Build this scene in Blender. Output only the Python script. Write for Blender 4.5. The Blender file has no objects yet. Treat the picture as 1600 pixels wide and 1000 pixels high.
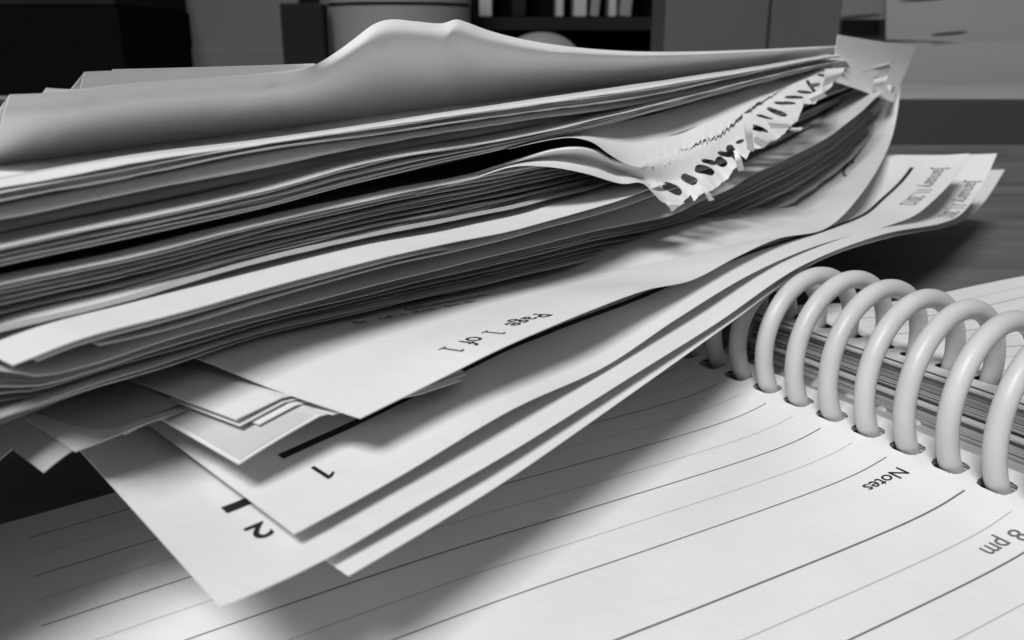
import bpy, math, random
import numpy as np

# ---------------------------------------------------------------- camera, world, light
S = bpy.context.scene
COL = S.collection
MM = 0.001
DESK = -62.0                       # the camera sits 60 mm above the desk; lengths below are mm, z relative to the camera
PITCH = math.radians(17.2)
F = 1400.0                         # focal length in photo pixels (1600 wide)
cam_d = bpy.data.cameras.new('camera'); cam = bpy.data.objects.new('camera', cam_d); COL.objects.link(cam)
cam_d.sensor_width = 36.0; cam_d.lens = 36.0 * F / 1600.0
cam_d.clip_start = 0.002; cam_d.clip_end = 20
cam.location = (0, 0, -DESK * MM)
cam.rotation_euler = (math.pi / 2 - PITCH, 0, 0)
cam_d.dof.use_dof = True; cam_d.dof.focus_distance = 0.122
cam_d.dof.aperture_fstop = (cam_d.lens * MM) / 0.00066
S.camera = cam

world = bpy.data.worlds.new('World'); S.world = world; world.use_nodes = True
bg = world.node_tree.nodes['Background']
bg.inputs[0].default_value = (1, 1, 1, 1); bg.inputs[1].default_value = 0.07

def area(name, to, dist, size, sizey, power, target=(0.01, 0.11, 0.02)):
    l = bpy.data.lights.new(name, 'AREA'); l.shape = 'RECTANGLE'; l.size = size; l.size_y = sizey; l.energy = power
    o = bpy.data.objects.new(name, l); COL.objects.link(o)
    n = math.sqrt(sum(c * c for c in to)); d = [c / n for c in to]
    o.location = [target[i] + d[i] * dist for i in range(3)]
    from mathutils import Vector
    o.rotation_euler = Vector(d).to_track_quat('Z', 'Y').to_euler()
    return o
area('ceiling_light', (-0.30, -0.74, 1.12), 1.5, 0.54, 0.42, 24.3)
area('ceiling_light', (-0.6, 0.8, 1.2), 1.8, 0.7, 0.5, 3.0)

S.view_settings.view_transform = 'Standard'; S.view_settings.look = 'None'
S.view_settings.exposure = 0; S.view_settings.gamma = 1
S.render.engine = 'CYCLES'

# ---------------------------------------------------------------- projection helpers (photo pixel -> ray)
sp, cp = math.sin(PITCH), math.cos(PITCH)
def ray(x, y):
    u = (x - 800) / F; v = (y - 500) / F
    return np.array((u, cp - v * sp, -(sp + v * cp)))
O = np.array((-45.0, 76.0)); EV = np.array((.617, .787)); NV = np.array((.787, -.617))
EV /= np.linalg.norm(EV); NV = np.array((EV[1], -EV[0]))
def un(x, y, q):                    # pixel -> (s, Z) on the upright plane at offset q in front of the stack's side
    r = ray(x, y); t = (q + O @ NV) / (r[:2] @ NV); p = r * t
    return (p[:2] - O) @ EV, p[2]
def unk(x, y, q0, k):
    r = ray(x, y)
    t = (q0 + O @ NV - k * (O @ EV)) / (r[:2] @ NV - k * (r[:2] @ EV)); p = r * t
    return (p[:2] - O) @ EV, p[2]
def W(s, q, z):
    p = O + s * EV + q * NV
    return (p[0], p[1], z)
def px(p):                          # 3D (mm) -> photo pixel
    x, y, z = p
    zc = y * cp - z * sp; yc = -z * cp - y * sp
    return 800 + F * x / zc, 500 + F * yc / zc
def at_z(x, y, z):
    r = ray(x, y); t = z / r[2]; return r * t
def at_y(x, y, Y):
    r = ray(x, y); t = Y / r[1]; return r * t

def catmull(pts, n):
    P = np.array(pts, float)
    if len(P) == 2: return P[0] + (P[1] - P[0]) * np.linspace(0, 1, n)[:, None]
    d = np.maximum(np.linalg.norm(np.diff(P, axis=0), axis=1), 1e-6) ** 0.5
    t = np.concatenate([[0], np.cumsum(d)])
    m = np.zeros_like(P)
    for i in range(1, len(P) - 1):
        a = (P[i] - P[i - 1]) / (t[i] - t[i - 1]); b = (P[i + 1] - P[i]) / (t[i + 1] - t[i])
        h0 = t[i] - t[i - 1]; h1 = t[i + 1] - t[i]
        m[i] = (a * h1 + b * h0) / (h0 + h1)
    m[0] = (P[1] - P[0]) / (t[1] - t[0]) * 1.5 - m[1] * .5
    m[-1] = (P[-1] - P[-2]) / (t[-1] - t[-2]) * 1.5 - m[-2] * .5
    out = []
    for u in np.linspace(0, t[-1], n):
        i = min(max(np.searchsorted(t, u, side='right') - 1, 0), len(P) - 2)
        h = t[i + 1] - t[i]; x = (u - t[i]) / h
        out.append((2*x**3-3*x**2+1)*P[i] + (x**3-2*x**2+x)*h*m[i] + (-2*x**3+3*x**2)*P[i+1] + (x**3-x**2)*h*m[i+1])
    return np.array(out)

rnd = random.Random(11)
def noise1(seed, freq):             # smooth 1D noise over x (photo px) or s (mm)
    r = random.Random(seed); ph = [(r.uniform(0, 6.28), freq * r.uniform(.6, 1.7), r.uniform(.4, 1)) for _ in range(4)]
    return lambda x: sum(a * np.sin(x * f + p) for p, f, a in ph) / 2.2

# ---------------------------------------------------------------- materials
def mat(name, base, rough=.6, spec=.3, trans=0.0, bump=0.0, bscale=300, var=0.0, vscale=40, coat=0.0, stretch=None):
    m = bpy.data.materials.new(name); m.use_nodes = True
    nt = m.node_tree; N = nt.nodes; L = nt.links
    p = N['Principled BSDF']; p.inputs['Base Color'].default_value = (base, base, base, 1)
    p.inputs['Roughness'].default_value = rough; p.inputs['Specular IOR Level'].default_value = spec
    p.inputs['Coat Weight'].default_value = coat
    tc = N.new('ShaderNodeTexCoord'); src = tc.outputs['Object']
    if stretch:
        mp = N.new('ShaderNodeMapping'); mp.inputs['Scale'].default_value = stretch; L.new(src, mp.inputs[0]); src = mp.outputs[0]
    if var:
        n = N.new('ShaderNodeTexNoise'); n.inputs['Scale'].default_value = vscale; n.inputs['Detail'].default_value = 5
        L.new(src, n.inputs['Vector'])
        r = N.new('ShaderNodeMapRange'); r.inputs[1].default_value = .3; r.inputs[2].default_value = .7
        r.inputs[3].default_value = base * (1 - var); r.inputs[4].default_value = base * (1 + var)
        L.new(n.outputs[0], r.inputs[0])
        c = N.new('ShaderNodeCombineColor')
        for k in range(3): L.new(r.outputs[0], c.inputs[k])
        L.new(c.outputs[0], p.inputs['Base Color'])
    if bump:
        n = N.new('ShaderNodeTexNoise'); n.inputs['Scale'].default_value = bscale; n.inputs['Detail'].default_value = 6
        L.new(src, n.inputs['Vector'])
        b = N.new('ShaderNodeBump'); b.inputs['Strength'].default_value = bump; b.inputs['Distance'].default_value = .0002
        L.new(n.outputs[0], b.inputs['Height']); L.new(b.outputs[0], p.inputs['Normal'])
    if trans:
        t = N.new('ShaderNodeBsdfTranslucent'); t.inputs[0].default_value = (base, base, base, 1)
        mx = N.new('ShaderNodeMixShader'); mx.inputs[0].default_value = trans
        L.new(p.outputs[0], mx.inputs[1]); L.new(t.outputs[0], mx.inputs[2]); L.new(mx.outputs[0], N['Material Output'].inputs[0])
    return m
PAPER = mat('white_paper', .79, .55, .25, trans=.07, bump=.5, bscale=420, var=.035, vscale=45)
PAGE = mat('planner_paper', .79, .5, .3, trans=.04, bump=.5, bscale=420, var=.045, vscale=50)
GREYPAPER = mat('dimmed_paper', .62, .6, .25, trans=.07, bump=.4, bscale=400, var=.06, vscale=50)  # white paper toned down, mainly for sheets lying in shade
SHADEPAPER = mat('shade_paper', .42, .65, .2, trans=.05, bump=.4, bscale=400, var=.08, vscale=50)  # darkest copy of the white paper, shade put into its colour
RAISED = mat('grey_raised_paper', .78, .6, .2, trans=.04, bump=.4, bscale=400, var=.04, vscale=40)
TORN = mat('torn_notebook_paper', .84, .55, .25, trans=.10, bump=.5, bscale=700)
NOTE = mat('sticky_note_paper', .78, .6, .2, trans=.12, bump=.2)
INK = mat('black_ink', .012, .5, .3)
INK2 = mat('grey_ink', .16, .6, .2)
INK3 = mat('pale_grey_ink', .46, .6, .2)
COIL = mat('white_plastic_coil', .57, .40, .4, bump=.35, bscale=500, var=.07, vscale=160, coat=.0)
DESKM = mat('dark_desk_laminate', .15, .5, .35, bump=.25, bscale=350, var=.35, vscale=30, stretch=(.35, 2.2, 1))
BLACK = mat('black_plastic', .004, .8, .04)
DARKM = mat('dark_panel', .016, .8, .08, var=.2, vscale=12)
DARKG = mat('dark_grey_plastic', .06, .7, .1)
PANEL = mat('grey_cabinet_panel', .105, .7, .2, var=.15, vscale=8, bump=.3, bscale=200)
BIN = mat('pale_bin_plastic', .22, .55, .3, var=.08, vscale=10)
WALLM = mat('grey_cubicle_fabric', .12, .9, .1, var=.18, vscale=25, bump=.6, bscale=600)
BGPAPER = mat('pinned_paper', .40, .7, .2, var=.05, vscale=10)
SHELFTOP = mat('pale_shelf_top', .45, .6, .3, var=.12, vscale=10)

# page edges seen from the side: fine horizontal lines by height
def block_mat():
    m = bpy.data.materials.new('page_block_edges'); m.use_nodes = True; nt = m.node_tree; N = nt.nodes; L = nt.links
    p = N['Principled BSDF']; p.inputs['Roughness'].default_value = .7
    tc = N.new('ShaderNodeTexCoord'); mp = N.new('ShaderNodeMapping'); mp.inputs['Scale'].default_value = (12, 12, 4200)
    n = N.new('ShaderNodeTexNoise'); n.inputs['Scale'].default_value = 1; n.inputs['Detail'].default_value = 2
    L.new(tc.outputs['Object'], mp.inputs[0]); L.new(mp.outputs[0], n.inputs['Vector'])
    r = N.new('ShaderNodeValToRGB'); r.color_ramp.elements[0].position = .36; r.color_ramp.elements[0].color = (.10, .10, .10, 1)
    r.color_ramp.elements[1].position = .62; r.color_ramp.elements[1].color = (.66, .66, .66, 1)
    L.new(n.outputs[0], r.inputs[0]); L.new(r.outputs[0], p.inputs['Base Color'])
    b = N.new('ShaderNodeBump'); b.inputs['Strength'].default_value = .8; b.inputs['Distance'].default_value = .0002
    L.new(n.outputs[0], b.inputs['Height']); L.new(b.outputs[0], p.inputs['Normal'])
    return m
BLOCK = block_mat()

# ---------------------------------------------------------------- object helpers
def link(name, verts, faces, m, parent=None, smooth=True, thick=0.0, base=None):
    """verts in mm (camera frame) -> one mesh object; its origin sits at its first vertex (or at base)"""
    V = np.array(verts, float)
    V[:, 2] -= DESK
    V *= MM
    org = np.zeros(3)
    if parent is None:
        org = V.mean(axis=0) if base is None else np.array(base)
    me = bpy.data.meshes.new(name)
    me.from_pydata([tuple(v - org) for v in V], [], faces)
    if smooth: me.polygons.foreach_set('use_smooth', [True] * len(me.polygons))
    me.materials.append(m); me.update()
    o = bpy.data.objects.new(name, me); COL.objects.link(o); o.location = org
    if parent is not None:
        o.parent = parent; po = parent; acc = np.zeros(3)
        while po is not None:
            acc += np.array(po.location); po = po.parent
        o.location = -acc
    if thick:
        md = o.modifiers.new('thickness', 'SOLIDIFY'); md.thickness = thick * MM; md.offset = 0
        es = o.modifiers.new('crisp_rim', 'EDGE_SPLIT'); es.split_angle = math.radians(55)
    return o
def tag(o, label=None, cat=None, group=None, kind=None):
    if label: o['label'] = label
    if cat: o['category'] = cat
    if group: o['group'] = group
    if kind: o['kind'] = kind
    return o
def empty(name, loc):
    o = bpy.data.objects.new(name, None); COL.objects.link(o); o.location = loc; o.empty_display_size = .01
    return o
def gridfaces(nu, nv, keep=None):
    f = []
    for i in range(nu - 1):
        for j in range(nv - 1):
            if keep is None or keep[i, j]:
                f.append((i * nv + j, (i + 1) * nv + j, (i + 1) * nv + j + 1, i * nv + j + 1))
    return f
def grid(name, G, m, parent=None, keep=None, thick=.11):
    nu, nv = G.shape[:2]
    return link(name, G.reshape(-1, 3), gridfaces(nu, nv, keep), m, parent, True, thick)
def boxm(name, x0, x1, y0, y1, z0, z1, m, parent=None, bev=.0):
    v = [(x, y, z) for x in (x0, x1) for y in (y0, y1) for z in (z0, z1)]
    f = [(0, 1, 3, 2), (4, 6, 7, 5), (0, 4, 5, 1), (2, 3, 7, 6), (0, 2, 6, 4), (1, 5, 7, 3)]
    o = link(name, v, f, m, parent, False)
    if bev:
        b = o.modifiers.new('bevel', 'BEVEL'); b.width = bev * MM; b.segments = 3
    return o

# writing on a surface: surf(x_mm, y_mm) -> 3D point ; flat text mesh mapped on it
def text_mesh(body, size, font_scale=(1, 1), bold=0.0):
    cu = bpy.data.curves.new('txt', 'FONT'); cu.body = body; cu.size = size; cu.offset = bold; cu.resolution_u = 4
    ob = bpy.data.objects.new('txt', cu); COL.objects.link(ob)
    dg = bpy.context.evaluated_depsgraph_get(); me = bpy.data.meshes.new_from_object(ob.evaluated_get(dg))
    V = [(v.co.x * font_scale[0], v.co.y * font_scale[1]) for v in me.vertices]; Fc = [tuple(p.vertices) for p in me.polygons]
    bpy.data.objects.remove(ob); bpy.data.curves.remove(cu); bpy.data.meshes.remove(me)
    return V, Fc
def write(name, body, surf, size, m, parent, scale=(1, 1), bold=0.0, lift=.12):
    V, Fc = text_mesh(body, size, scale, bold)
    return link(name, [surf(x, y, lift) for x, y in V], Fc, m, parent, False)
def ribbon(name, pts, widths, surf, m, parent, lift=.1):
    """flat printed line: pts in surface coordinates"""
    P = np.array(pts, float); v = []; f = []
    for i in range(len(P)):
        a = P[max(i - 1, 0)]; b = P[min(i + 1, len(P) - 1)]; d = b - a; d /= (np.linalg.norm(d) + 1e-9)
        nn = np.array((-d[1], d[0])) * (widths[i] if hasattr(widths, '__len__') else widths) / 2
        for w in (P[i] + nn, P[i] - nn): v.append(surf(w[0], w[1], lift))
        if i: f.append((2*i-2, 2*i-1, 2*i+1, 2*i))
    return link(name, v, f, m, parent, False)

# ---------------------------------------------------------------- the setting
# desk top
tag(boxm('desk_top', -1500, 1500, -600, 577, DESK - 25, DESK, DESKM), kind='structure')
# raised dark ledge at the back of the desk, pale top
led = empty('desk_ledge', (0.4, .578, 0)); tag(led, 'dark raised ledge along the back of the desk with a pale top', 'ledge')
boxm('front_rail', -700, 1500, 577.5, 592, DESK - 20, -34.5, DARKG, led, .8)
boxm('shelf_top', -700, 1500, 592.3, 900, DESK - 20, -35.5, SHELFTOP, led, .8)
# cubicle wall far behind
tag(boxm('back_wall', -1600, 1800, 1050, 1080, -700, 1200, WALLM), kind='structure')

def bgbox(name, x0, x1, ytop, ybot, Y, depth, m, label, cat, parent=None, skew=0):
    """upright box whose front face at distance Y spans the given photo pixels"""
    a = at_y(x0, 60, Y); b = at_y(x1, 60, Y); t = at_y(x0, ytop, Y); c = at_y(x0, ybot, Y)
    o = boxm(name, a[0], b[0], Y, Y + depth, c[2], t[2], m, parent, 1.5)
    if label: tag(o, label, cat)
    return o
bgbox('computer_tower', -260, 190, 10, 200, 640, 180, BLACK, 'black box standing behind the left end of the paper stack', 'computer case')
bgbox('computer_case_lid', -260, 186, -60, 8, 640, 170, DARKM, 'dark grey lid resting on the black box at far left', 'lid')
cab = empty('filing_cabinet', (-.2, .8, 0)); tag(cab, 'grey cabinet with a dark side groove behind the stack, left of the bin', 'cabinet')
bgbox('door', 219, 470, -120, 200, 780, 90, PANEL, None, None, cab)
bgbox('side_stile', 188, 210, -120, 200, 778, 90, PANEL, None, None, cab)
bgbox('groove', 209, 220, -120, 200, 784, 80, DARKM, None, None, cab)
bgbox('bottom_rail', 221, 445, 74, 110, 777, 3, PANEL, None, None, cab)
bgbox('dark_gap_panel', 440, 507, 5, 200, 730, 20, DARKM, 'dark upright panel standing in for the gap beside the pale bin', 'folder')  # dark board filling what is only a gap between cabinet and bin
# pale tapered bin
binr = empty('desk_bin', (-.05, .7, 0)); tag(binr, 'pale round bin with a dark rim line behind the raised sheets', 'bin')
ctr = at_y(626, 60, 780); rr = abs(at_y(748, 60, 700)[0] - at_y(504, 60, 700)[0]) / 2
def cyl(name, cx, cy, z0, z1, r0, r1, m, parent, n=64, cap=True):
    v = []; f = []
    for k in range(n):
        a = 2 * math.pi * k / n
        v += [(cx + r0 * math.cos(a), cy + r0 * math.sin(a), z0), (cx + r1 * math.cos(a), cy + r1 * math.sin(a), z1)]
        j = (k + 1) % n; f.append((2*k, 2*j, 2*j+1, 2*k+1))
    if cap: f.append(tuple(2*k+1 for k in range(n)))
    o = link(name, v, f, m, parent, False)
    return o
zr = at_y(626, 8, 780 - rr)[2]
cyl('bin_body', ctr[0], 780, -60, zr, rr * .96, rr, BIN, binr)
cyl('rim_groove', ctr[0], 780, zr + .2, zr + 2.4, rr * .985, rr * .985, BLACK, binr)  # black ring between body and lid
cyl('lid', ctr[0], 780, zr + 2.6, zr + 60, rr * 1.01, rr * 1.01, BIN, binr)
# black shelf with file spines
shelf = empty('book_shelf', (.1, .85, 0)); tag(shelf, 'black shelf unit behind the hump of the raised sheets', 'shelf')
bgbox('back_panel', 735, 1060, -150, 200, 960, 12, BLACK, None, None, shelf)
bgbox('shelf_board', 735, 1042, 27, 48, 860, 90, DARKM, None, None, shelf)
bgbox('base_board', 735, 1042, 78, 200, 862, 90, BLACK, None, None, shelf)
for i, (x0, x1, yb, mm, lab) in enumerate([(749, 769, 25, BGPAPER, 'pale upright file spine at the left end of the black shelf'),
        (800, 822, 24, DARKM, 'dark file spine left of the white spines on the black shelf'),
        (868, 880, 24, BGPAPER, 'narrow white file spine in the middle of the black shelf'),
        (896, 916, 25, BGPAPER, 'broad white file spine in the middle of the black shelf'),
        (926, 940, 23, BIN, 'grey leaning file spine right of the broad white spine'),
        (950, 962, 22, BGPAPER, 'thin pale file spine second from the right on the black shelf'),
        (972, 990, 22, BIN, 'grey file spine at the right end of the row on the black shelf')]):
    o = bgbox('file_folder', x0, x1, -120, 26.5, 900 + (i % 3) * 6, 40, mm, lab, 'folder')
    if i in (4, 6): o.rotation_euler[1] = .08
    o['group'] = 'files on the black shelf'
cb = at_y(846, 85, 700)
dome = []; df = []
for i in range(9):
    th = i / 8 * math.pi / 2
    for k in range(32):
        a = 2 * math.pi * k / 32
        dome.append((cb[0] + 30 * math.cos(a) * math.cos(th), cb[1] + 22 * math.sin(a) * math.cos(th), cb[2] - 6 + 22 * math.sin(th)))
        if i < 8: df.append((i*32+k, i*32+(k+1) % 32, (i+1)*32+(k+1) % 32, (i+1)*32+k))
tag(link('computer_mouse', dome, df, BIN, None), 'small pale rounded case on top of the low shelf behind the hump', 'case')
cab2 = empty('box_file', (.3, .7, 0)); tag(cab2, 'grey two panel storage box behind the right part of the stack', 'storage box')
bgbox('left_panel', 1038, 1199, -120, 200, 720, 70, PANEL, None, None, cab2)
bgbox('right_panel', 1202, 1311, -120, 200, 722, 70, PANEL, None, None, cab2)
# pinned papers and dark marks at top right
def bgsheet(x0, y0, x1, y1, Y, m, lab, tilt=0):
    a = at_y(x0, y0, Y); b = at_y(x1, y0, Y); c = at_y(x1, y1, Y); d = at_y(x0, y1, Y)
    o = link('pinned_sheet', [a, b + (0, 0, tilt), c + (0, 0, tilt), d], [(0, 1, 2, 3)], m, None, False, .8)
    tag(o, lab, 'paper', 'papers behind the desk ledge'); return o
bgsheet(1312, -60, 1382, 30, 1020, BIN, 'small grey paper pinned to the wall left of the larger sheets')
bgsheet(1384, -60, 1640, 62, 1025, BGPAPER, 'large pale sheet pinned to the wall at top right', -6)
bgsheet(1340, 66, 1640, 150, 940, BGPAPER, 'pale sheet propped on the ledge at far right', 0)
for (x0, y0, x1, y1, lab) in [(1310, 28, 1380, 36, 'dark pen lying flat behind the sticky note'), (1405, 2, 1480, 9, 'dark thin pen high on the wall at right'),
                              (1455, 55, 1512, 63, 'short dark pen in front of the pale propped sheet')]:
    a = at_y(x0, y0, 930); b = at_y(x1, y0 - 5, 930)
    v = []; f = []
    rad = (y1 - y0) / 2 / F * 700
    for i in range(9):
        t = i / 8; c = a + (b - a) * t; r = rad * (1 - .75 * abs(2 * t - 1) ** 4)
        for k in range(12):
            an = 2 * math.pi * k / 12; v.append((c[0], c[1] + r * math.cos(an), c[2] + r * .8 * math.sin(an)))
            if i < 8: f.append((i*12+k, i*12+(k+1) % 12, (i+1)*12+(k+1) % 12, (i+1)*12+k))
    tag(link('pen', v, f, DARKG, None), lab, 'pen', 'dark pens at the back')

# ---------------------------------------------------------------- spiral planner
H0 = np.array((60.0, 99.7)); AV = np.array((-.51, .86)); AV /= np.linalg.norm(AV); BV = np.array((-AV[1], AV[0])); # BV points away from the coil, left page
PITCHC = 6.35
AEND = 59.5
ZP = catmull([(-6,-51.5),(0,-52.15),(4,-52.85),(8,-53.6),(13,-54.05),(22,-54.3),(45,-54.25),(65,-54.1),(90,-54.9),(110,-56.0),(170,-57.6)], 400)
def zl(b):                         # left page height against distance from the hole line
    return np.interp(b, ZP[:, 0], ZP[:, 1])
def zr_(c):                        # right page height against distance from the same line, to the right
    c = np.asarray(c, float)
    return -47.6 - 5.6 * (1 / (1 + np.exp(-(c - 45) / 9.0))) + .8 * np.exp(-((c - 90) / 30) ** 2)
def PL(a, b, lift=0):
    p = H0 + a * AV + b * BV
    return (p[0], p[1], float(zl(b)) + lift)
def PR(a, c, lift=0):
    p = H0 + a * AV - c * BV
    return (p[0], p[1], float(zr_(c)) + lift)
planner = empty('spiral_planner', (H0[0] * MM, H0[1] * MM, 0))
tag(planner, 'open spiral bound planner with ruled pages lying under the paper stack', 'planner')
def holed_page(name, f, b0, b1, ahole, bh, parent, hw=(2.15, 1.75)):
    """page grid with rounded hole openings: fine grid near the holes"""
    a = np.concatenate([np.linspace(-130, -42.5, 8), np.arange(-42, AEND + .01, .16)]); bfine = np.arange(b0, bh + 4.2, .16)
    rest = bfine[-1] + (b1 - bfine[-1]) * np.linspace(0, 1, 60)[1:] ** 1.6
    bb = np.concatenate([bfine, rest]); na, nb = len(a), len(bb)
    V = [f(x, y) for x in a for y in bb]
    A, B = np.meshgrid((a[:-1] + a[1:]) / 2, (bb[:-1] + bb[1:]) / 2, indexing='ij')
    keep = np.ones(A.shape, bool)
    for k in ahole:
        keep &= ((np.abs(A - k) / hw[0]) ** 3.2 + (np.abs(B - bh) / hw[1]) ** 3.2) > 1
    return link(name, V, gridfaces(na, nb, keep), PAGE, parent, True, .11)
holesL = [k * PITCHC for k in range(-6, 10)]
holesR = [k * PITCHC + PITCHC / 2 for k in range(-6, 9)]
lpage = holed_page('ruled_page', PL, -4.4, 165, holesL, 0.1, planner); lpage['label'] = 'near ruled page with a notes heading'
rpage = holed_page('ruled_page', PR, 17.6, 190, holesR, 22.2, planner); rpage['label'] = 'far ruled page beyond the coil'
# page blocks under each page: second page sheets, then the block of page edges
def block(name, f, b0, b1, top, bot, m, zfun, aend=AEND - .4):
    bs = np.concatenate([np.linspace(b0, b0 + 30, 24), np.linspace(b0 + 32, b1, 24)])
    V = []; F_ = []
    for a in (-130, aend):
        for b in bs:
            p = f(a, b); V.append((p[0], p[1], p[2] + top)); V.append((p[0], p[1], min(bot, p[2] + top - .3)))
    n = len(bs)
    for i in range(n - 1):
        t0, b0_, t1, b1_ = 2*i, 2*i+1, 2*i+2, 2*i+3; o = 2 * n
        F_ += [(t0, t1, o+t1, o+t0), (b0_, o+b0_, o+b1_, b1_), (o+t0, o+t1, o+b1_, o+b0_), (t0, b0_, b1_, t1)]
    F_ += [(0, 2*n, 2*n+1, 1), (2*n-2, 2*n-1, 4*n-1, 4*n-2)]
    return link(name, V, F_, m, planner, False)
def block_with_slots(name, f, b0, bh, b1, top, bot, holes, m):
    """block of pages: a comb between the holes on the coil side, solid behind"""
    bs = [b0, bh - 1.7]; V = []; F_ = []
    def prism(a0, a1, p0, p1, nseg=1):
        off = len(V); bb = np.linspace(p0, p1, nseg + 1)
        for b in bb:
            for a in (a0, a1):
                q = f(a, b); V.append((q[0], q[1], q[2] + top)); V.append((q[0], q[1], min(bot, q[2] + top - .3)))
        for i in range(nseg):
            o = off + 4 * i
            F_.extend([(o, o+4, o+6, o+2), (o+1, o+3, o+7, o+5), (o, o+1, o+5, o+4), (o+2, o+6, o+7, o+3)])
        F_.append((off, off+2, off+3, off+1)); o = off + 4 * nseg; F_.append((o, o+1, o+3, o+2))
    prism(-130, AEND - .4, b0, bh - 1.75)
    edges = [-130] + sum([[h - 2.0, h + 2.0] for h in holes], []) + [AEND - .4]
    for i in range(0, len(edges), 2): prism(edges[i], edges[i+1], bh - 1.75, bh + 1.75)
    prism(-130, AEND - .4, bh + 1.75, b1, 24)
    return link(name, V, F_, m, planner, False)
block_with_slots('page_block', PL, -4.2, .1, 163, -.25, -60.6, holesL, BLOCK)
block_with_slots('page_block', PR, 17.8, 22.2, 188, -.9, -52.6, holesR, BLOCK)
block_with_slots('page_block', PR, 17.2, 22.2, 188, -5.9, -56.6, holesR, BLOCK)
block_with_slots('page_block', PR, 4.5, 22.2, 188, -8.7, -60.6, holesR, BLOCK)
# two lighter card dividers that show as bright lines in the block
def divider(top, b0):
    a = np.linspace(-130, AEND, 30); b = np.concatenate([np.linspace(b0, 20.2, 4)])
    V = [(lambda p: (p[0], p[1], p[2] + top))(PR(x, y)) for x in a for y in b]
    return link('divider_card', V, gridfaces(len(a), len(b)), PAPER, planner, True, .35)
divider(-.6, 17.1); divider(-5.4, 16.7)
# coil
def coil():
    R = 11.9; cb_ = -10.6; zc = -46.9; tube = 1.42
    V = []; F_ = []; path = []
    th_l = math.atan2(-52.3 - zc, 10.6)           # angle of the left hole
    th_r = math.radians(183)
    for k in range(-6, 10):
        for i in range(80):
            if i < 48: t = i / 48; th = th_l + (th_r - th_l) * t; adv = .5 * t; low = 0      # over the top, from the near hole to the far hole
            else: t = (i - 48) / 32; th = th_r + (2 * math.pi + th_l - th_r) * t; adv = .5 + .5 * t; low = .12 * math.sin(math.pi * t)   # below, to the next near hole
            kk = k + adv; R = 11.9 * (1 - .05 * max(0, kk - 5.7)); z_ = zc - 1.1 * max(0, kk - 5.9) * max(0, math.sin(th))
            path.append((k * PITCHC + PITCHC * adv, cb_ + R * math.cos(th), z_ + R * math.sin(th) * (1 + low)))
    path = path[:-16]
    P3 = []
    for a, b, z in path:
        p = H0 + a * AV + b * BV; P3.append((p[0], p[1], z))
    P3 = np.array(P3); n = 18
    for i in range(len(P3)):
        d = P3[min(i+1, len(P3)-1)] - P3[max(i-1, 0)]; d /= np.linalg.norm(d)
        c = np.array((*(H0 + path[i][0] * AV + cb_ * BV), zc)); rad = P3[i] - c; rad -= d * (rad @ d); rad /= np.linalg.norm(rad)
        bi = np.cross(d, rad)
        for k in range(n):
            a = 2 * math.pi * k / n; V.append(P3[i] + tube * (math.cos(a) * rad + math.sin(a) * bi))
            if i: F_.append(((i-1)*n+k, (i-1)*n+(k+1) % n, i*n+(k+1) % n, i*n+k))
    F_.append(tuple(range(n))); F_.append(tuple((len(P3)-1)*n+k for k in range(n)))
    return link('binding_coil', V, F_, COIL, planner)
coil()
# ruled lines, end points traced at the hole side
def PLsurf(x, y, lift=.12): return PL(-y, x, lift)    # text frame: x runs away from the coil, y towards the viewer
def solve_ab(x, y):
    z = -54.0
    for _ in range(14):
        p = at_z(x, y, z); r = p[:2] - H0; a, b = r @ AV, r @ BV; z = float(zl(b))
    return a, b
ends = [(1507, 767, .34, INK2), (1385, 715, .22, INK2), (1332, 692, .16, INK3), (1282, 670, .24, INK2), (1239, 651, .16, INK3), (1197, 631, .22, INK2),
        (1157, 616, .15, INK3), (1122, 600, .22, INK2), (1090, 587, .15, INK3), (1060, 575, .2, INK2), (1580, 800, .2, INK3)]
A_ = []
BEND = solve_ab(62, 965)[1]
for (x, y, w, m) in ends:
    a, b = solve_ab(x, y); A_.append(a)
    bb = np.linspace(b, BEND, 60)
    ribbon('ruled_line', [(q, -a) for q in bb], w * .82, PLsurf, m, lpage, .09)
print('line a', [round(a, 1) for a in A_])
step = (A_[9] - A_[1]) / 8
a = A_[9]; i = 0
while a + step < AEND - 2:
    a += step; i += 1
    ribbon('ruled_line', [(q, -a) for q in np.linspace(9, BEND, 50)], .15 if i % 2 else .2, PLsurf, INK3 if i % 2 else INK2, lpage, .09)
a = A_[10]
for i in range(6):
    a -= step * (1.0 if i else 1.0)
    ribbon('ruled_line', [(q, -a) for q in np.linspace(9, BEND, 50)], .24 if i % 2 == 0 else .16, PLsurf, INK2 if i % 2 == 0 else INK3, lpage, .09)
def place(surfp, x, y): return lambda tx, ty, lift=.12: surfp(x + tx, y + ty, lift)
a, b = solve_ab(1403, 730)
write('printed_text', 'Notes', place(PLsurf, b, -a), 2.8, INK, lpage, (1.0, 1.0), .02)
a, b = solve_ab(1583, 826)
write('printed_text', '8 pm', place(PLsurf, b, -a), 3.2, INK2, lpage, (1.0, 1.0), .02)
def PRsurf(x, y, lift=.1): return PR(y, x, lift)
for i in range(14):
    a = AEND - 6 - i * step * 1.0
    ribbon('ruled_line', [(q, a) for q in np.linspace(29, 150, 40)], .2 if i % 2 else .14, PRsurf, INK2 if i % 2 else INK3, rpage, .09)

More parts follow.
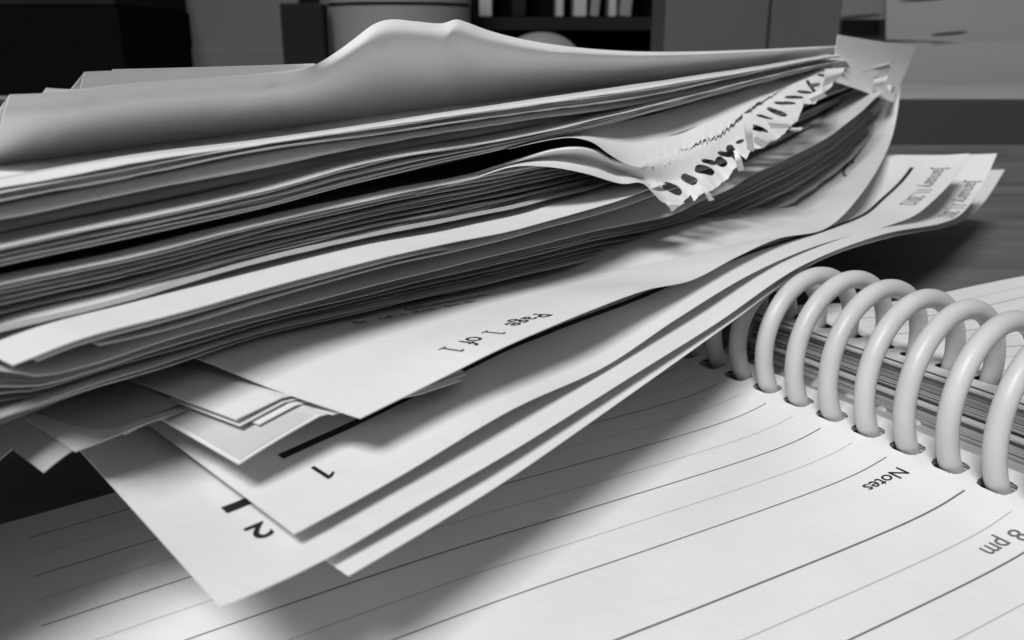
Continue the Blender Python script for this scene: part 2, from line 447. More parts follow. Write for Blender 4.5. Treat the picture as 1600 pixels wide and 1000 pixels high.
class SmoothLine:
    def __init__(self, pts):
        P_ = np.array(pts, float); C = catmull(P_, 300); self.x, self.y = C[:, 0], C[:, 1]
    def __call__(self, x): return np.interp(x, self.x, self.y)
QS = lambda s: 3.0 - 9.0 * s / 260.0        # the stack's side recedes a little towards its far end
def edge_sz(f, x0, x1, q, n=160):
    out = []
    for x in np.linspace(x0, x1, n): out.append(unk(x, f(x), 3.0 + q, -9.0 / 260))
    out = np.array(out); o = np.argsort(out[:, 0]); S_, Z_ = out[o, 0], out[o, 1]
    if x0 <= -100: S_ = np.concatenate([[S_[0] - 38, S_[0] - 15], S_]); Z_ = np.concatenate([[Z_[0] - .6, Z_[0] - .2], Z_])
    return S_, Z_
# ---------------------------------------------------------------- single sheets under the stack
def one(name, surf, x, y, h, m, parent, serif=False, lift=.12, w=.16):
    """digit 1 with a flag (and foot serifs)"""
    V_ = []; F_ = []
    def quad(*q):
        k = len(V_); V_.extend(surf(x + a * h, y + b * h, lift) for a, b in q); F_.append((k, k+1, k+2, k+3))
    sw = w * .62 if serif else w
    quad((.28, 0), (.28 + sw, 0), (.28 + sw, 1), (.28, 1))
    quad((.04, .74), (.28, .84), (.28, 1.0), (.04, .84)) if not serif else quad((.10, .86), (.28, .9), (.28, 1.0), (.10, .93))
    if serif: quad((.1, -.001), (.56, -.001), (.56, .06), (.1, .06))
    return link(name, V_, F_, m, parent, False)
class Sheet:
    """near edge traced by points (pixel or (s,z)), sheet runs back from it"""
    def __init__(self, pts, q0, q1, rot=0, left=None, slope=0.0, flat=45.0, width=150, ripple=0.0, seed=1, L=260.0, lift=0.0, slope1=None):
        self.slope1 = slope1
        self.q0 = q0; self.k = (q1 - q0) / L
        P = []
        dense = []
        seg = [p for p in pts if len(p) == 2]
        for p in catmull(seg, 160): dense.append(unk(p[0], p[1], q0, self.k))
        for p in pts:
            if len(p) == 3: dense.append((p[1], p[2]))
        dense = np.array(sorted(dense)); self.sa, self.za = dense[:, 0], dense[:, 1] + lift
        self.s0, self.s1 = self.sa[0], self.sa[-1]
        a = math.radians(rot); bx, by = -NV
        self.b = np.array((bx * math.cos(a) - by * math.sin(a), bx * math.sin(a) + by * math.cos(a)))
        self.slope = slope; self.flat = flat; self.width = width; self.rn = noise1(seed, .05); self.ripple = ripple
        if left:
            C = np.array(self.at(self.s0, 0)); m = np.array((self.b[1], -self.b[0])); r = ray(*left)
            t = (C[:2] @ m) / (r[:2] @ m); p = r * t; v = (p[:2] - C[:2]) @ self.b
            self.slope = (p[2] - C[2]) / (flat * (1 - math.exp(-v / flat)))
            print('sheet slope', round(self.slope, 3), 'v', round(v, 1), 's0', round(self.s0, 1), 's1', round(self.s1, 1), 'z0', round(self.za[0], 1))
    def at(self, s, v, lift=0.0):
        p = O + s * EV + (self.q0 + self.k * s) * NV + v * self.b
        sl = self.slope
        if self.slope1 is not None:
            w = min(max((s - self.s1 + 90) / 90, 0), 1); w = w * w * (3 - 2 * w); sl = sl + (self.slope1 - sl) * w
        z = float(np.interp(s, self.sa, self.za)) + sl * self.flat * (1 - math.exp(-v / self.flat))
        z += self.ripple * self.rn(s + 40 + .6 * v) * min(v / 20.0, 1)
        return (p[0], p[1], z + lift)
    def build(self, m, label, group=None, name='paper_sheet', ns=150, nv=26):
        S_ = np.linspace(self.s0, self.s1, ns); V_ = self.width * np.linspace(0, 1, nv) ** 1.5
        G = np.array([[self.at(s, v) for v in V_] for s in S_])
        o = grid(name, G, m); tag(o, label, 'paper', group); self.o = o
        return o
    def surf(self, x, y, lift=.12):        # text frame: x runs towards smaller s, y towards the near edge
        return self.at(-x, -y, lift)
    def find(self, x, y):                  # pixel -> (s, v) on the sheet
        best = (1e9, 0, 0)
        for s in np.linspace(self.s0, self.s1, 120):
            for v in np.linspace(0, 70, 71):
                q = px(self.at(s, v)); d = (q[0]-x)**2 + (q[1]-y)**2
                if d < best[0]: best = (d, s, v)
        _, s, v = best; ds = (self.s1 - self.s0) / 120; dv = 1.0
        for _ in range(12):
            c = [(s+i*ds, v+j*dv) for i in (-1, 0, 1) for j in (-1, 0, 1)]
            def e(k):
                q = px(self.at(*k)); return (q[0]-x)**2 + (q[1]-y)**2
            s, v = min(c, key=e); ds *= .6; dv *= .6
        return s, v

C_ = Sheet([(545,900),(700,808),(800,745),(900,676),(1050,570),(1145,502),(1275,410),(1390,371),(1490,351),(1525,330),(1570,265)], 33.6, 27.0, -7, slope=.0, slope1=-.14, width=120)
C_.build(PAPER, 'lowest loose sheet, its near corner sticking out furthest right over the planner lines')
B_ = Sheet([(345,950),(505,876),(650,792),(800,705),(1000,580),(1120,505),(1250,417),(1380,366),(1470,349),(1500,336),(1532,295),(1558,240)], 31.7, 30.8, -11, left=(130,710), slope1=-.14, width=120)
B_.build(PAPER, 'white sheet with the number 2 beside a short black bar, corner at the bottom left')
A = Sheet([(460,835),(620,747),(800,640),(945,573),(1055,500),(1170,430),(1270,386),(1390,352),(1430,336),(1462,310),(1490,280),(1515,240)], 28.9, 27.2, -8, slope=.03, slope1=-.16, width=120)
A.build(PAPER, 'white sheet with the number 1 below a long black line, over the sheet numbered 2')
D1 = Sheet([(373,726),(430,690),(500,650),('sz',30,-34.8),('sz',38,-35.1)], 21, 20.6, -4, slope=.02, width=90)
D1.build(PAPER, 'plain sheet corner poking out just above the sheet numbered 1, left of the black line')
D2 = Sheet([(374,719),(430,684),(500,646),('sz',30,-34.5),('sz',38,-34.8)], 20.6, 20.2, -4, slope=.02, width=90)
D2.build(GREYPAPER, 'greyer sheet lying flush on the plain corner left of the black line')
E2 = Sheet([(405,664),(461,634),('sz',30,-34.1),('sz',38,-34.5)], 18, 17.6, 0, slope=0, width=80)
E2.build(PAPER, 'small bright sheet corner between the page count sheet and its left neighbour')
E1 = Sheet([(375,666),(444,629),('sz',30,-33.9),('sz',38,-34.2)], 17.2, 16.8, 2, slope=0, width=80)
E1.build(PAPER, 'bright sheet corner just left of the page count sheet, half in shade')
E3 = Sheet([(369,656),(440,622),('sz',30,-33.6),('sz',38,-33.9)], 17, 16.6, 2, slope=0, width=80)
E3.build(PAPER, 'topmost of the small bright corners tucked under the left end of the page count sheet')
# sheets sticking out at the far left, their darker paper putting in the stack's shade
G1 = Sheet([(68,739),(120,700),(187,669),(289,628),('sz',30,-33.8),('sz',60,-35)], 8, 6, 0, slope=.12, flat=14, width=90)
G1.build(SHADEPAPER, 'shaded grey sheet whose pointed corner hangs over the black gap at the left')
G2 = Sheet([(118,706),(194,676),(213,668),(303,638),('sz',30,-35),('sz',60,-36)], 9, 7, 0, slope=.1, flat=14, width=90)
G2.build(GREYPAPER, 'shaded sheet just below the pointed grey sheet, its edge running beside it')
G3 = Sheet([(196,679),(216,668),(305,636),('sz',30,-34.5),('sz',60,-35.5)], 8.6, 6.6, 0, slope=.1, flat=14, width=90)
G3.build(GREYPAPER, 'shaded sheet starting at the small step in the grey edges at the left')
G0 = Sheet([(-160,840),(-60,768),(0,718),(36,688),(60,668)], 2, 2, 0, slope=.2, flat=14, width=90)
G0.build(SHADEPAPER, 'shaded sheet at the left border of the photo with its edge above the black gap')
BOT = SmoothLine([(-120,700),(0,658),(128,610),(224,581),(400,525),(600,480),(800,438),(1000,391),(1117,370),(1221,333),(1286,289),(1338,245),(1370,190),(1395,130)])
class PatchSheet:
    """sheet lofted from a traced near edge (pixel, pixel, q) back to the underside of the stack"""
    def __init__(self, pts, sb0, lift=0.0, n=220, nv=40):
        c = catmull(pts, n); e = []
        for x, y, q in c:
            s, z = un(x, y, q); e.append((s, q, z + lift))
        e = np.array(e); sB, zB = edge_sz(BOT, 60, 1395, 3.5)
        sb = sb0 + (e[:, 0] - e[0, 0]) * (sB[-1] - sb0) / (e[-1, 0] - e[0, 0])
        cols = []
        for (s, q, z), b in zip(e, sb):
            qb = QS(b) + 2.5; zb = float(np.interp(b, sB, zB)) - .7 + lift
            p0 = np.array(W(s, q, z)); p2 = np.array(W(b, qb, zb)); back = np.array((-NV[0], -NV[1], 0))
            cols.append(catmull([p0, p0 * .5 + p2 * .5 + (0, 0, -.25), p2, p2 + back * 25 + (0, 0, -.5), p2 + back * 90], nv * 2))
        self.G = np.array(cols); self.L = np.concatenate([[0], np.cumsum(np.linalg.norm(np.diff(self.G[:, 0], axis=0), axis=1))])
        self.D = np.array([np.concatenate([[0], np.cumsum(np.linalg.norm(np.diff(g, axis=0), axis=1))]) for g in self.G])
        self.s0, self.s1 = 0.0, self.L[-1]
    def at(self, s, v, lift=0.0):
        i = min(max(np.searchsorted(self.L, s) - 1, 0), len(self.L) - 2); t = (s - self.L[i]) / (self.L[i+1] - self.L[i]); o = []
        for k in (i, i + 1):
            d = self.D[k]; j = min(max(np.searchsorted(d, v) - 1, 0), len(d) - 2); w = (v - d[j]) / (d[j+1] - d[j])
            o.append(self.G[k, j] * (1 - w) + self.G[k, j+1] * w)
        p = o[0] * (1 - t) + o[1] * t
        return (p[0], p[1], p[2] + lift)
    build = lambda self, m, label: setattr(self, 'o', tag(grid('paper_sheet', self.G, m), label, 'paper'))
    surf = Sheet.surf; find = Sheet.find
P = PatchSheet([(563,654,25),(640,616,25.2),(700,586,25.5),(778,547,26),(850,515,26),(925,484,26.2),(1010,453,26.3),(1080,438,26),(1150,402,25.5),(1215,373,24.5),(1290,357,23),(1340,310,19),(1390,225,6),(1407,135,-5)], 15)
P.build(PAPER, 'white sheet printed with a page count, its far end curling up beside the sticky note')
P2 = Sheet([(520,648),(560,636),('sz',30,-34.6),('sz',36,-35)], 22, 21.5, 4, slope=-.04, width=60)
P2.build(PAPER, 'sheet lying directly under the page count sheet, only its left edge showing')

# writing
s, v = A.find(497, 733); one('printed_number', place(A.surf, -s - .8, -v - .6), 0, 0, 2.9, INK, A.o)
s, v = B_.find(424, 826); write('printed_number', '2', place(B_.surf, -s, -v - 1.4), 3.4, INK, B_.o, (1.25, 1.0), .07)
def bar(sh, p0, p1, w, via=()):
    pts = [sh.find(*p0)] + [sh.find(*q) for q in via] + [sh.find(*p1)]
    c = catmull([(-a, -b) for a, b in pts], 70)
    ribbon('printed_line', c, w, sh.surf, INK, sh.o, .1)
bar(A, (438, 715), (1425, 262), 1.15, [(500, 687), (563, 658), (640, 620), (720, 580), (800, 542), (860, 518), (1000, 465), (1250, 371), (1330, 345), (1375, 315)])
bar(B_, (350, 799), (420, 770), 1.3)
s, v = P.find(836, 491)
write('printed_text', 'Page', place(P.surf, -s, -v), 3.3, INK, P.o, (1.0, 1.12), .0)
one('printed_text', place(P.surf, -s + 8.6, -v), 0, 0, 2.5, INK, P.o, True)
write('printed_text', 'of', place(P.surf, -s + 11.5, -v), 3.3, INK, P.o, (1.0, 1.12), .0)
one('printed_text', place(P.surf, -s + 15.6, -v), 0, 0, 2.5, INK, P.o, True)
s, v = A.find(1462, 263); write('printed_date', 'January 11, 2012', place(A.surf, -s, -v), 5.8, INK2, A.o, (.85, 1.0), .05)
s, v = B_.find(1513, 283); write('printed_date', 'January 11, 2012', place(B_.surf, -s, -v), 5.6, INK2, B_.o, (.85, 1.0), .05)
# blurred small print near the stack (illegible in the photo): short strokes
r = random.Random(5)
for row, (x0, y0, x1, y1) in enumerate([(745, 472, 560, 508), (700, 463, 552, 494), (768, 461, 640, 487)]):
    s0, v0 = P.find(x0, y0); s1, v1 = P.find(x1, y1)
    n = 22; V_ = []; F_ = []
    for i in range(n):
        if r.random() < .15: continue
        t = (i + r.uniform(0, .3)) / n; ss = s0 + (s1 - s0) * t; vv = v0 + (v1 - v0) * t
        h = r.choice((1.0, 1.0, 1.5)); w = r.uniform(.16, .3); sk = r.uniform(-.5, .5)
        k = len(V_)
        for (da, db) in ((0, 0), (w, 0), (w + sk, h), (sk, h)): V_.append(P.at(ss - da, vv + db, .12))
        F_.append((k, k+1, k+2, k+3))
        k = len(V_)
        for (da, db) in ((0, h*.4), (.8, h*.4), (.8, h*.4 + .22), (0, h*.4 + .22)): V_.append(P.at(ss - da, vv + db, .12))
        F_.append((k, k+1, k+2, k+3))
    link('small_print', V_, F_, INK2, P.o, False)
for (pts) in [[(1352, 172), (1356, 190), (1350, 205), (1358, 214)], [(1346, 200), (1338, 232), (1333, 250)], [(1366, 186), (1356, 192), (1362, 199)],
              [(1338, 238), (1326, 246), (1332, 256), (1318, 262)], [(1326, 252), (1318, 268), (1322, 276)]]:
    q = [P.find(*p) for p in pts]
    ribbon('pen_scribble', catmull([(-a, -b) for a, b in q], 14), .9, P.surf, INK2, P.o, .12)

# ---------------------------------------------------------------- the thick stack
GX = np.array([-120, 0, 200, 400, 600, 800, 1000, 1200, 1300, 1395.0])
def line(*ys): 
    return lambda x, ys=np.array(ys, float): np.interp(x, GX, ys)
def gl(*ys): return SmoothLine(list(zip(GX, ys)))
R1 = gl(300,278,243,219,190,160,131,101,84,70)
R2 = gl(334,312,275,234,206,177,150,107,88,74)
R3 = gl(364,340,300,261,221,188,160,112,91,77)
R3e = gl(400,374,332,297,252,214,182,124,99,83)
R4 = gl(408,382,341,297,245,213,167,117,95,80)
R4e = gl(442,415,372,327,275,229,180,126,102,86)
M0 = gl(472,442,401,351,306,266,224,156,122,96)
M1 = gl(552,520,470,412,366,326,272,196,152,114)
BSe = SmoothLine([(-120,625),(24,571),(128,530),(256,494),(400,456),(600,402),(800,360),(925,326),(1005,300),(1200,225),(1300,180),(1395,124)])
BOT = SmoothLine([(-120,700),(0,658),(128,610),(224,581),(400,525),(600,480),(800,438),(1000,391),(1117,370),(1221,333),(1286,289),(1338,245),(1370,190),(1395,130)])

def leaf(T, E, x0, x1, q=0.0, r=3.0, prof='round', m=PAPER, label='', group=None, depth=100, rag=0.0, seed=0, drop=.4, tuck=0.0, drop2=.0):
    """one sheet of the stack: its visible near strip spans photo lines T (where it bends away) to E (its free edge)"""
    sE, zE = edge_sz(E, x0, x1, q - tuck); sT, zT = edge_sz(T, x0 - 10, x1 + 10, q - r)
    ss = np.linspace(sE[0], sE[-1], 170); nz = noise1(seed + 77, .9); nz2 = noise1(seed + 5, .25)
    G = []
    for s in ss:
        ze = float(np.interp(s, sE, zE)) + rag * max(nz(s), 0) * .08; zt = float(np.interp(s, sT, zT)); zt = max(zt, ze + .05)
        qs = QS(s) + q + .25 * nz2(s); row = []
        for k in np.linspace(0, 1, 9):
            if prof == 'round': dq = r * (1 - math.cos(k * math.pi / 2)) + tuck * (1 - math.sin(k * math.pi / 2)) ** 1.5; z = ze + (zt - ze) * math.sin(k * math.pi / 2)
            elif prof == 'flat': dq = r * k; z = ze + (zt - ze) * k
            else: dq = r * (1 - math.cos(k * math.pi / 2)); z = ze + (zt - ze) * k
            row.append(W(s, qs - dq, z))
        for v in (2, 6, 14, 30, 60, depth): row.append(W(s, qs - r - v, zt - drop * min(v, 9) - drop2 * max(0, min(v, 60) - 9)))
        G.append(row)
    o = grid('paper_sheet', np.array(G), m, thick=.1)
    tag(o, label, 'paper', group); return o

# top three rounded sheets
leaf(R1, lambda x: R2(x) + 3, -120, 1312, 2, 4, 'round', GREYPAPER, 'uppermost flat sheet of the stack, right under the raised dark hollow', rag=1.0, seed=1, tuck=.5, drop2=.17)
leaf(R2, lambda x: R3(x) + 3, -120, 1290, 1.3, 5, 'round', PAPER, 'second sheet below the dark hollow, with a bright rim along its bend', rag=.8, seed=2, tuck=1, drop2=.17)
leaf(R3, lambda x: R3(x) + (R3e(x) - R3(x)) * .75, -120, 1300, .6, 6, 'round', PAPER, 'third sheet of the stack, rolling under into the long black gap', rag=.5, seed=3, tuck=9, drop2=.17)

def fill(G0_, G1_, n, x0, x1a, x1b, q, label, group, mats, seed, gapr=(.1, .6), jit=.9, r=(1.2, 3.0), depth=90, steps=0, qx=0.0):
    rr_ = random.Random(seed)
    w = [rr_.uniform(.4, 1.6) for _ in range(n)]; c = np.concatenate([[0], np.cumsum(w)]) / sum(w)
    nzs = [noise1(seed * 31 + i, .006) for i in range(n + 1)]; nzg = [noise1(seed * 57 + i, .008) for i in range(n)]
    amp = .42 / n
    nzh = [noise1(seed * 91 + i, .03) for i in range(n + 1)]; nzk = [noise1(seed * 93 + i, .11) for i in range(n + 1)]
    def fr(i): 
        if i == 0: return lambda x: 0 * x
        if i == n: return lambda x: 1 + 0 * x
        return lambda x, i=i: c[i] + amp * (nzs[i](x) + .28 * nzh[i](x) + .10 * nzk[i](x))
    for i in range(n):
        a, b = fr(i), fr(i + 1); g0 = rr_.uniform(*gapr)
        T = lambda x, a=a, b=b, g0=g0, i=i: G0_(x) + (G1_(x) - G0_(x)) * (a(x) + max(0, min(.85, g0 + .35 * nzg[i](x))) * (b(x) - a(x)))
        E_ = lambda x, b=b: G0_(x) + (G1_(x) - G0_(x)) * b(x)
        lip = qx > 0 and i >= n - 3  # lowest sheets jut out and get darker paper to shade the strip below
        leaf(T, E_, x0 if rr_.random() > steps else rr_.uniform(-60, 260), 1035 if lip else rr_.uniform(x1a, x1b), q + rr_.uniform(-jit, jit) + qx * (i / max(n - 1, 1)) ** 5, .9 if lip else rr_.uniform(*r), 'round' if lip else rr_.choice(('round', 'flat', 'soft')),
             (SHADEPAPER if qx and i >= n - 3 else rr_.choice(mats)), label, group, depth, rag=rr_.choice((0, 0, .5)), seed=seed * 100 + i, tuck=rr_.choice((0, 0, 1.5)))
fill(lambda x: R3e(x) - 2, lambda x: R4(x) - 1, 2, 520, 1290, 1310, -2, 'dark thin sheet edge at the bottom of the upper black gap', 'sheets in the upper black gap', [SHADEPAPER], 8)
fill(R4, R4e, 7, -120, 1300, 1330, 1.2, 'thin bright sheet edge in the tight bundle above the lower black gap', 'sheets of the bright tight bundle', [PAPER], 21, (.0, .35), .4, (1.5, 3))
leaf(lambda x: R4(x) - 1, lambda x: R4(x) + 5.5 - .002 * max(x, 0), -120, 1325, 2.6, 5, 'flat', PAPER, 'bright sheet on top of the tight bundle, under the long black gap', seed=61)
leaf(lambda x: M0(x) - 2, lambda x: M0(x) + 2.5 - .001 * max(x, 0), -120, 1300, 2.2, 3, 'flat', PAPER, 'first sheet below the lower black gap, a thin bright line', seed=62)
fill(M0, M1, 18, -120, 1300, 1392, -1.0, 'thin shaded sheet edge in the tight middle of the stack', 'sheets packed in the middle of the stack', [PAPER, PAPER, GREYPAPER, SHADEPAPER], 33, (.1, .6), 1.1, (1.0, 3), steps=.15, qx=6.5)
M2 = SmoothLine([(800,330),(1000,275),(1200,200),(1300,156),(1392,116)])
ML = SmoothLine([(800,362),(1005,308),(1200,242),(1300,192),(1395,127)])
fill(M2, ML, 11, 880, 1330, 1392, -1.5, 'wavy thin sheet edge below the torn strip near the right end', 'sheets below the torn strip', [PAPER, GREYPAPER, SHADEPAPER], 71, (.1, .6), 1.6, (1.0, 3.5))
fill(lambda x: R1(x) + 3, lambda x: R2(x) + 1, 3, -120, 1300, 1310, 2.3, 'fine sheet edge splitting off below the uppermost flat sheet', 'fine edges under the top sheet', [PAPER, GREYPAPER], 91, (.2, .6), .3, (1.0, 2))
# the bright protruding sheet
leaf(M1, BSe, 22, 1040, 11, 12, 'flat', PAPER, 'broad brightly lit sheet strip across the middle of the stack, corner at the left', rag=.1, seed=41, drop=.1)
L1 = SmoothLine([(157,540),(256,517),(400,472),(600,418),(800,371),(925,337),(1005,312),(1200,238),(1300,190),(1395,127)])
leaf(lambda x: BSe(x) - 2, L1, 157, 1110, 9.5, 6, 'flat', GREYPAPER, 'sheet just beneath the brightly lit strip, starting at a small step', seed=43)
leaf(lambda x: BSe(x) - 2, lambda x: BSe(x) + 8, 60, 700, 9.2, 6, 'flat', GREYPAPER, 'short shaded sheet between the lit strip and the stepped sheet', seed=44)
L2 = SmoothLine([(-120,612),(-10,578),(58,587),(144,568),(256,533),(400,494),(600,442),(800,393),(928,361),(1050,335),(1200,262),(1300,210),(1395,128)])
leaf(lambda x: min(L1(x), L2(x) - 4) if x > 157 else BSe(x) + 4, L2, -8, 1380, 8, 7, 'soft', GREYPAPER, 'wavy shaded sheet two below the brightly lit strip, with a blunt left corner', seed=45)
fill(L2, BOT, 13, -120, 1330, 1394, 3.5, 'thin dark sheet edge in the lowest layer of the stack', 'sheets at the bottom of the stack', [GREYPAPER, SHADEPAPER, SHADEPAPER], 52, (.05, .5), 1.2, (1.2, 4), steps=.3)

# ---------------------------------------------------------------- lofted patches (raised sheets, torn pages, sticky note)
def patch(rows, nu=120, nv=40):
    """rows: list of (q or [q per point], [(px,py)...]); returns 3D grid"""
    R_ = []
    for q, pts in rows:
        qs = q if hasattr(q, '__len__') else [q] * len(pts)
        c = catmull([(x, y, k) for (x, y), k in zip(pts, qs)], nu)
        R_.append([W(*(lambda sz: (sz[0], k, sz[1]))(un(x, y, k))) for x, y, k in c])
    R_ = np.array(R_)
    return np.array([catmull(R_[:, i], nv) for i in range(nu)])
XR = [-70, 60, 200, 350, 480, 600, 700, 800, 900, 1000, 1150, 1290]
def rowy(f, dy=0): return [(x, f(x) + dy) for x in XR]
hump = SmoothLine([(-70,152),(15,148),(115,143),(250,126),(400,118),(470,110),(510,92),(555,60),(585,38),(610,31),(650,34),(690,37),(715,31),(745,42),(800,58),(880,72),(1000,81),(1150,79),(1300,72)])
XH = [15, 115, 200, 300, 400, 470, 500, 530, 555, 585, 610, 650, 690, 713, 730, 760, 800, 850, 900, 950, 1000, 1080, 1150, 1220, 1290]
def hrow(t, q0, q1=None, dy=0, X=XH):
    """pixel row a fraction t of the way from the hump outline (0) down to the near rim (1)"""
    return [(x, hump(x) + (R1(x) - hump(x)) * t + dy) for x in X]
def raised(X, m, label, dq=0.0, top=0.0, name='paper_sheet', hf=None, lean=40):
    f = hf or hump
    def rw(t, q):
        out = []
        for i, x in enumerate(X):
            w = max(0, 1 - (x - X[0]) / 120.0)
            out.append((x - lean * t * w, f(x) + top + (R1(x - lean * t * w) - f(x) - top) * t))
        qb = []
        for x in X:
            k = min(max((x - 470) / 90, 0), 1); qb.append(q + dq + (1.9 * (1 - k) - .6 * k if t == 0 else 0))
        return (qb, out)
    rows = [rw(1.2, -42), rw(1.0, -35), rw(.8, -29), rw(.6, -23.5), rw(.42, -18.8), rw(.26, -15.7), rw(.12, -14.9), rw(0, -16.0)]
    G = patch(rows, 260, 60)
    # soft creases pressed into the sheet
    if m is RAISED:
        for i in range(G.shape[0]):
            for j in range(G.shape[1]):
                x, y = px(G[i, j])
                if y < hump(x) + 9: continue
                for (x0, y0, x1, y1, w, amp) in ((440, 128, 300, 208, 5, .55), (713, 30, 640, 150, 9, .5), (560, 60, 700, 140, 14, .35), (900, 75, 700, 120, 10, .35), (150, 150, 60, 240, 8, .4)):
                    L2_ = (x1-x0)**2 + (y1-y0)**2; t = ((x-x0)*(x1-x0)+(y-y0)*(y1-y0)) / L2_; d = ((x-x0)*(y1-y0)-(y-y0)*(x1-x0)) / math.sqrt(L2_)
                    f_ = max(0, 1 - abs(2*t-1)**3) if 0 <= t <= 1 else 0
                    g = amp * f_ * math.exp(-abs(d) / w)
                    G[i, j, 0] += NV[0] * g; G[i, j, 1] += NV[1] * g
    # carry on backwards from the crest
    back = []
    for i in range(G.shape[0]):
        p = G[i, -1]; back.append([p + np.array((-NV[0] * d, -NV[1] * d, -.55 * min(d, 14) - .12 * max(0, d - 14))) for d in (3, 8, 14, 30)])
    G = np.concatenate([G, np.array(back)], axis=1)
    o = grid(name, G, m); tag(o, label, 'paper'); return o
raised([15] + XH[1:-1] + [1275, 1316], RAISED, 'large raised sheet with a hump, curling up over the top of the stack')
low = SmoothLine([(-70,155),(72,137.5),(117,139.5),(200,131),(300,123),(420,114),(500,104)])
raised([72, 117, 200, 300, 400, 490], PAPER, 'sheet showing as a thin sliver behind the top left corner of the raised sheet', -4, hf=low)
low3 = SmoothLine([(-70,150),(113,140),(132,112.5),(170,111),(300,107),(420,104),(500,103)])
raised([132, 170, 230, 300, 400, 490], GREYPAPER, 'pale sheet with a slanted left end behind the raised sheet', -9, hf=low3)
low4 = SmoothLine([(-70,110),(176,108.5),(300,105.5),(420,102),(490,100),(560,70)])
raised([176, 230, 300, 400, 492], PAPER, 'rearmost pale sheet with a bright straight top edge left of the hump', -13, hf=low4)

# perforated page: dips under the torn page, its holed strip hanging over the stack's side
X0 = [(640,302),(720,280),(800,254),(864,236),(905,233),(934,239),(960,252),(1010,256),(1065,243),(1110,221),(1150,194),(1180,170),(1230,136),(1290,101)]
X1 = [(645,303),(725,281),(802,256),(864,246),(915,250),(950,262),(990,275),(1042,285),(1085,270),(1125,246),(1160,214),(1190,186),(1235,151),(1292,110)]
X2 = [(650,304),(728,283),(804,260),(862,261),(915,271),(972,287),(1003,286),(1045,322),(1088,312),(1155,264),(1192,232),(1232,203),(1268,168),(1318,116)]
TR = [([0,0,0,0,0,0,1,2,2,1,0,-2,-5,-8], [(x, y - 3) for x, y in X0]), ([1,1,2,4,6,6.5,7,7.9,7.3,5.8,3.8,1.8,-1.4,-5.5], X0),
      ([1,1,1,2,3.5,5,7,9,10,9,7,5,3,-2], X1), ([2,3,5,8,10,11,12,14,14,13,11,9,7,0], X2)]
G = patch(TR, 700, 150)
nu, nv = G.shape[:2]
PXY = np.array([[px(G[i, j]) for j in range(nv)] for i in range(nu)])
cx_ = (PXY[:-1, :-1] + PXY[1:, 1:]) / 2
keep = np.ones(cx_.shape[:2], bool)
holes = [(1050,295,17,7.5,.45),(1077,280,14,7,.50),(1101,267,16,8,.30),(1127,252,10,7.5,.6),(1108,253,12,4,.1),(1133,240,12,4,.15),(1156,222,7,3,-.3),
         (1181,200,20,4.5,.32),(1195,183,14,2.6,.22),(1214,175,17,4.2,.38),(1226,161,17,2.8,.05),(1241,152,15,2.8,.0),(1257,144,12,2.6,.12),(1272,133,10,3.0,-.25),(1257,114,19,5.0,-.40),(1286,118,9,2.5,.1)]
for hx, hy, ra, rb, an in holes:
    dx = cx_[..., 0] - hx; dy = cx_[..., 1] - hy; c, s_ = math.cos(an), math.sin(an)
    keep &= ((np.abs(dx * c + dy * s_) / ra) ** 2.6 + (np.abs(-dx * s_ + dy * c) / rb) ** 2.6) > 1
# ragged outer rim: bite notches between the tongues of the strip, in pixel distance from the rim
rim = PXY[:, -1]; jr = random.Random(3)
tooth = {}
for i in range(nu - 1):
    x = rim[i, 0]
    if x < 1030: continue
    ph = (x - 1030) / 27.0; n1 = int(ph); frac = ph - n1
    if n1 not in tooth: tooth[n1] = (jr.choice((2, 4, 7, 13)), jr.uniform(.35, .92))
    d, p = tooth[n1]
    bite = d * (frac / p if frac < p else (1 - frac) / (1 - p)) + jr.uniform(0, .8)
    for j in range(nv - 2, nv - 60, -1):
        if np.hypot(*(cx_[i, j] - rim[i])) < bite: keep[i, j] = False
        else: break
# one gap where the strip is torn through
for (x0, y0, x1, y1, w) in [(1140, 232, 1172, 268, 6), (1248, 190, 1262, 150, 0), (1276, 148, 1262, 128, 3)]:
    t = np.clip(((cx_[..., 0]-x0)*(x1-x0)+(cx_[..., 1]-y0)*(y1-y0))/((x1-x0)**2+(y1-y0)**2), 0, 1)
    keep &= np.hypot(cx_[..., 0]-x0-t*(x1-x0), cx_[..., 1]-y0-t*(y1-y0)) > w
# crumple
cr = [noise1(900 + k, .09 + .05 * k) for k in range(4)]
for i in range(nu):
    for j in range(nv):
        w = max(0, (j / nv - .5)) * 2.0 * min(max((PXY[i, j, 0] - 1000) / 60, 0), 1)
        x, y = PXY[i, j]
        G[i, j, 2] += .6 * w * (.45 * cr[0](x) + .35 * cr[1](y + .4 * x) + .25 * cr[2](x - y) )
torn = grid('perforated_page', G, TORN, keep=keep, thick=.1)
tag(torn, 'notebook page with a strip of torn punch holes hanging over the side of the stack', 'paper')
def scrap(name, pts, q, bend=.4, m=TORN, parent=None):
    """small torn flap: quad patch from 4 pixel corners"""
    a, b, c, d = pts; n = 10; V_ = []
    jj = random.Random(int(a[0] * 7 + a[1]))
    for i in range(n):
        for j in range(n):
            u, w = i / (n-1), j / (n-1)
            x = (1-u)*(1-w)*a[0]+u*(1-w)*b[0]+u*w*c[0]+(1-u)*w*d[0]; y = (1-u)*(1-w)*a[1]+u*(1-w)*b[1]+u*w*c[1]+(1-u)*w*d[1]
            if i in (0, n-1) or j in (0, n-1): x += jj.uniform(-.7, .7); y += jj.uniform(-.7, .7)
            qq = q + bend * 3 * math.sin(w * math.pi) + bend * 2 * u
            V_.append(W(*(lambda sz: (sz[0], qq, sz[1]))(un(x, y, qq))))
    return link(name, V_, gridfaces(n, n), m, parent, True, .1)
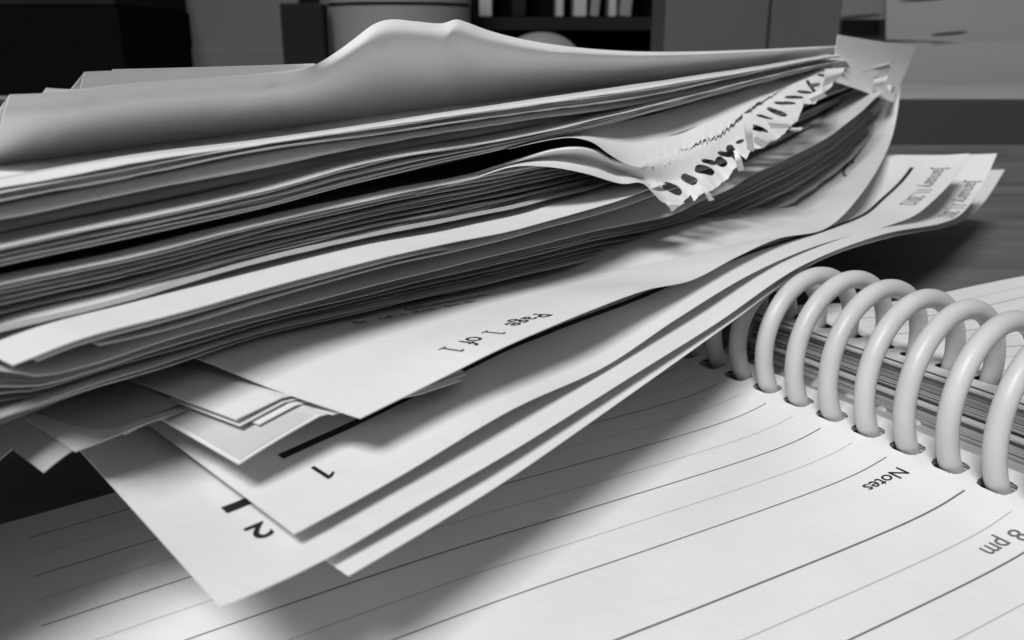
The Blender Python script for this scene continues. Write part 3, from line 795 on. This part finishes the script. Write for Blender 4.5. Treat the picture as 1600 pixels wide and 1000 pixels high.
for pts, q in [([(1160,178),(1175,177),(1178,236),(1168,234)], 14.5), ([(1038,312),(1070,317),(1060,322),(1050,331)], 14.6),
               ([(1180,205),(1206,212),(1193,232),(1178,222)], 13), ([(1232,200),(1254,199),(1250,205),(1236,204)], 11),
               ([(1098,296),(1103,292),(1116,312),(1108,314)], 14.8),
               ([(1196,186),(1226,190),(1240,200),(1205,200)], 10.5), ([(1262,150),(1282,140),(1292,150),(1268,160)], 7.5),
               ([(1146,236),(1153,233),(1163,264),(1154,268)], 14),
               ([(1290,108),(1320,106),(1312,122),(1286,136)], 5), ([(1366,124),(1388,119),(1380,134),(1364,138)], 0)]:
    scrap('torn_flap', pts, q, parent=torn)
# bright torn page lying on it, its near edge ripped
NE = [(795,234),(862,219),(893,216),(925,223),(955,244),(985,260),(1030,263),(1065,250),(1100,232),(1140,205),(1165,180),(1192,160),(1236,135),(1292,103)]
BE = [(790,231),(850,218),(872,213),(905,203),(945,194),(990,186),(1030,176),(1070,165),(1110,152),(1150,138),(1180,126),(1205,118),(1250,103),(1298,86)]
MEr = [((a[0] * .5 + b[0] * .5), (a[1] * .45 + b[1] * .55)) for a, b in zip(NE, BE)]
T1 = [([0,0,-1,-3,-5,-7,-8,-8,-9,-10,-10,-11,-12,-13], BE), ([1,1,1,1,1,1,1,0,0,-1,-3,-5,-7,-9], MEr), ([2.5,3.5,5,6.5,8,8.5,8.8,8.5,7.5,6,4,2,-1,-5], NE)]
G = patch(T1, 800, 160); nu, nv = G.shape[:2]
keep = np.ones((nu - 1, nv - 1), bool)
tj = [noise1(300 + k, f) for k, f in enumerate((.05, .14, .38, .9))]
for i in range(nu - 1):
    x = px(G[i, -1])[0]
    fade = min(max((x - 1000) / 45, 0), 1)
    cut = fade * (.05 + .08 * tj[0](x) + .08 * abs(tj[1](x)) + .06 * abs(tj[2](x)) + .03 * tj[3](x))
    keep[i, nv - 1 - max(0, int(cut * nv)):] = False if cut > 0 else True
    k = np.linspace(0, 1, nv)
    G[i, :, 2] += (.12 + fade * (.35 * tj[1](x) + .3 * tj[2](x)) * k ** 6) * k ** 2
tp = grid('torn_page', G, TORN, keep=keep, thick=.1)
tag(tp, 'bright blank page with a ragged ripped edge, lying on the perforated page', 'paper')

# sticky note at the far end
Nt = [(-8, [(1309,54),(1350,61),(1390,67),(1432,72)]), (-7, [(1304,84),(1345,93),(1382,101),(1418,106)]),
      (-4, [(1298,108),(1335,120),(1372,132),(1402,142)]), (0, [(1292,124),(1330,136),(1368,150),(1396,160)])]
o = grid('sticky_note', patch(Nt, 30, 20), NOTE, thick=.12)
tag(o, 'pale square sticky note standing up from the far right end of the stack', 'sticky note')
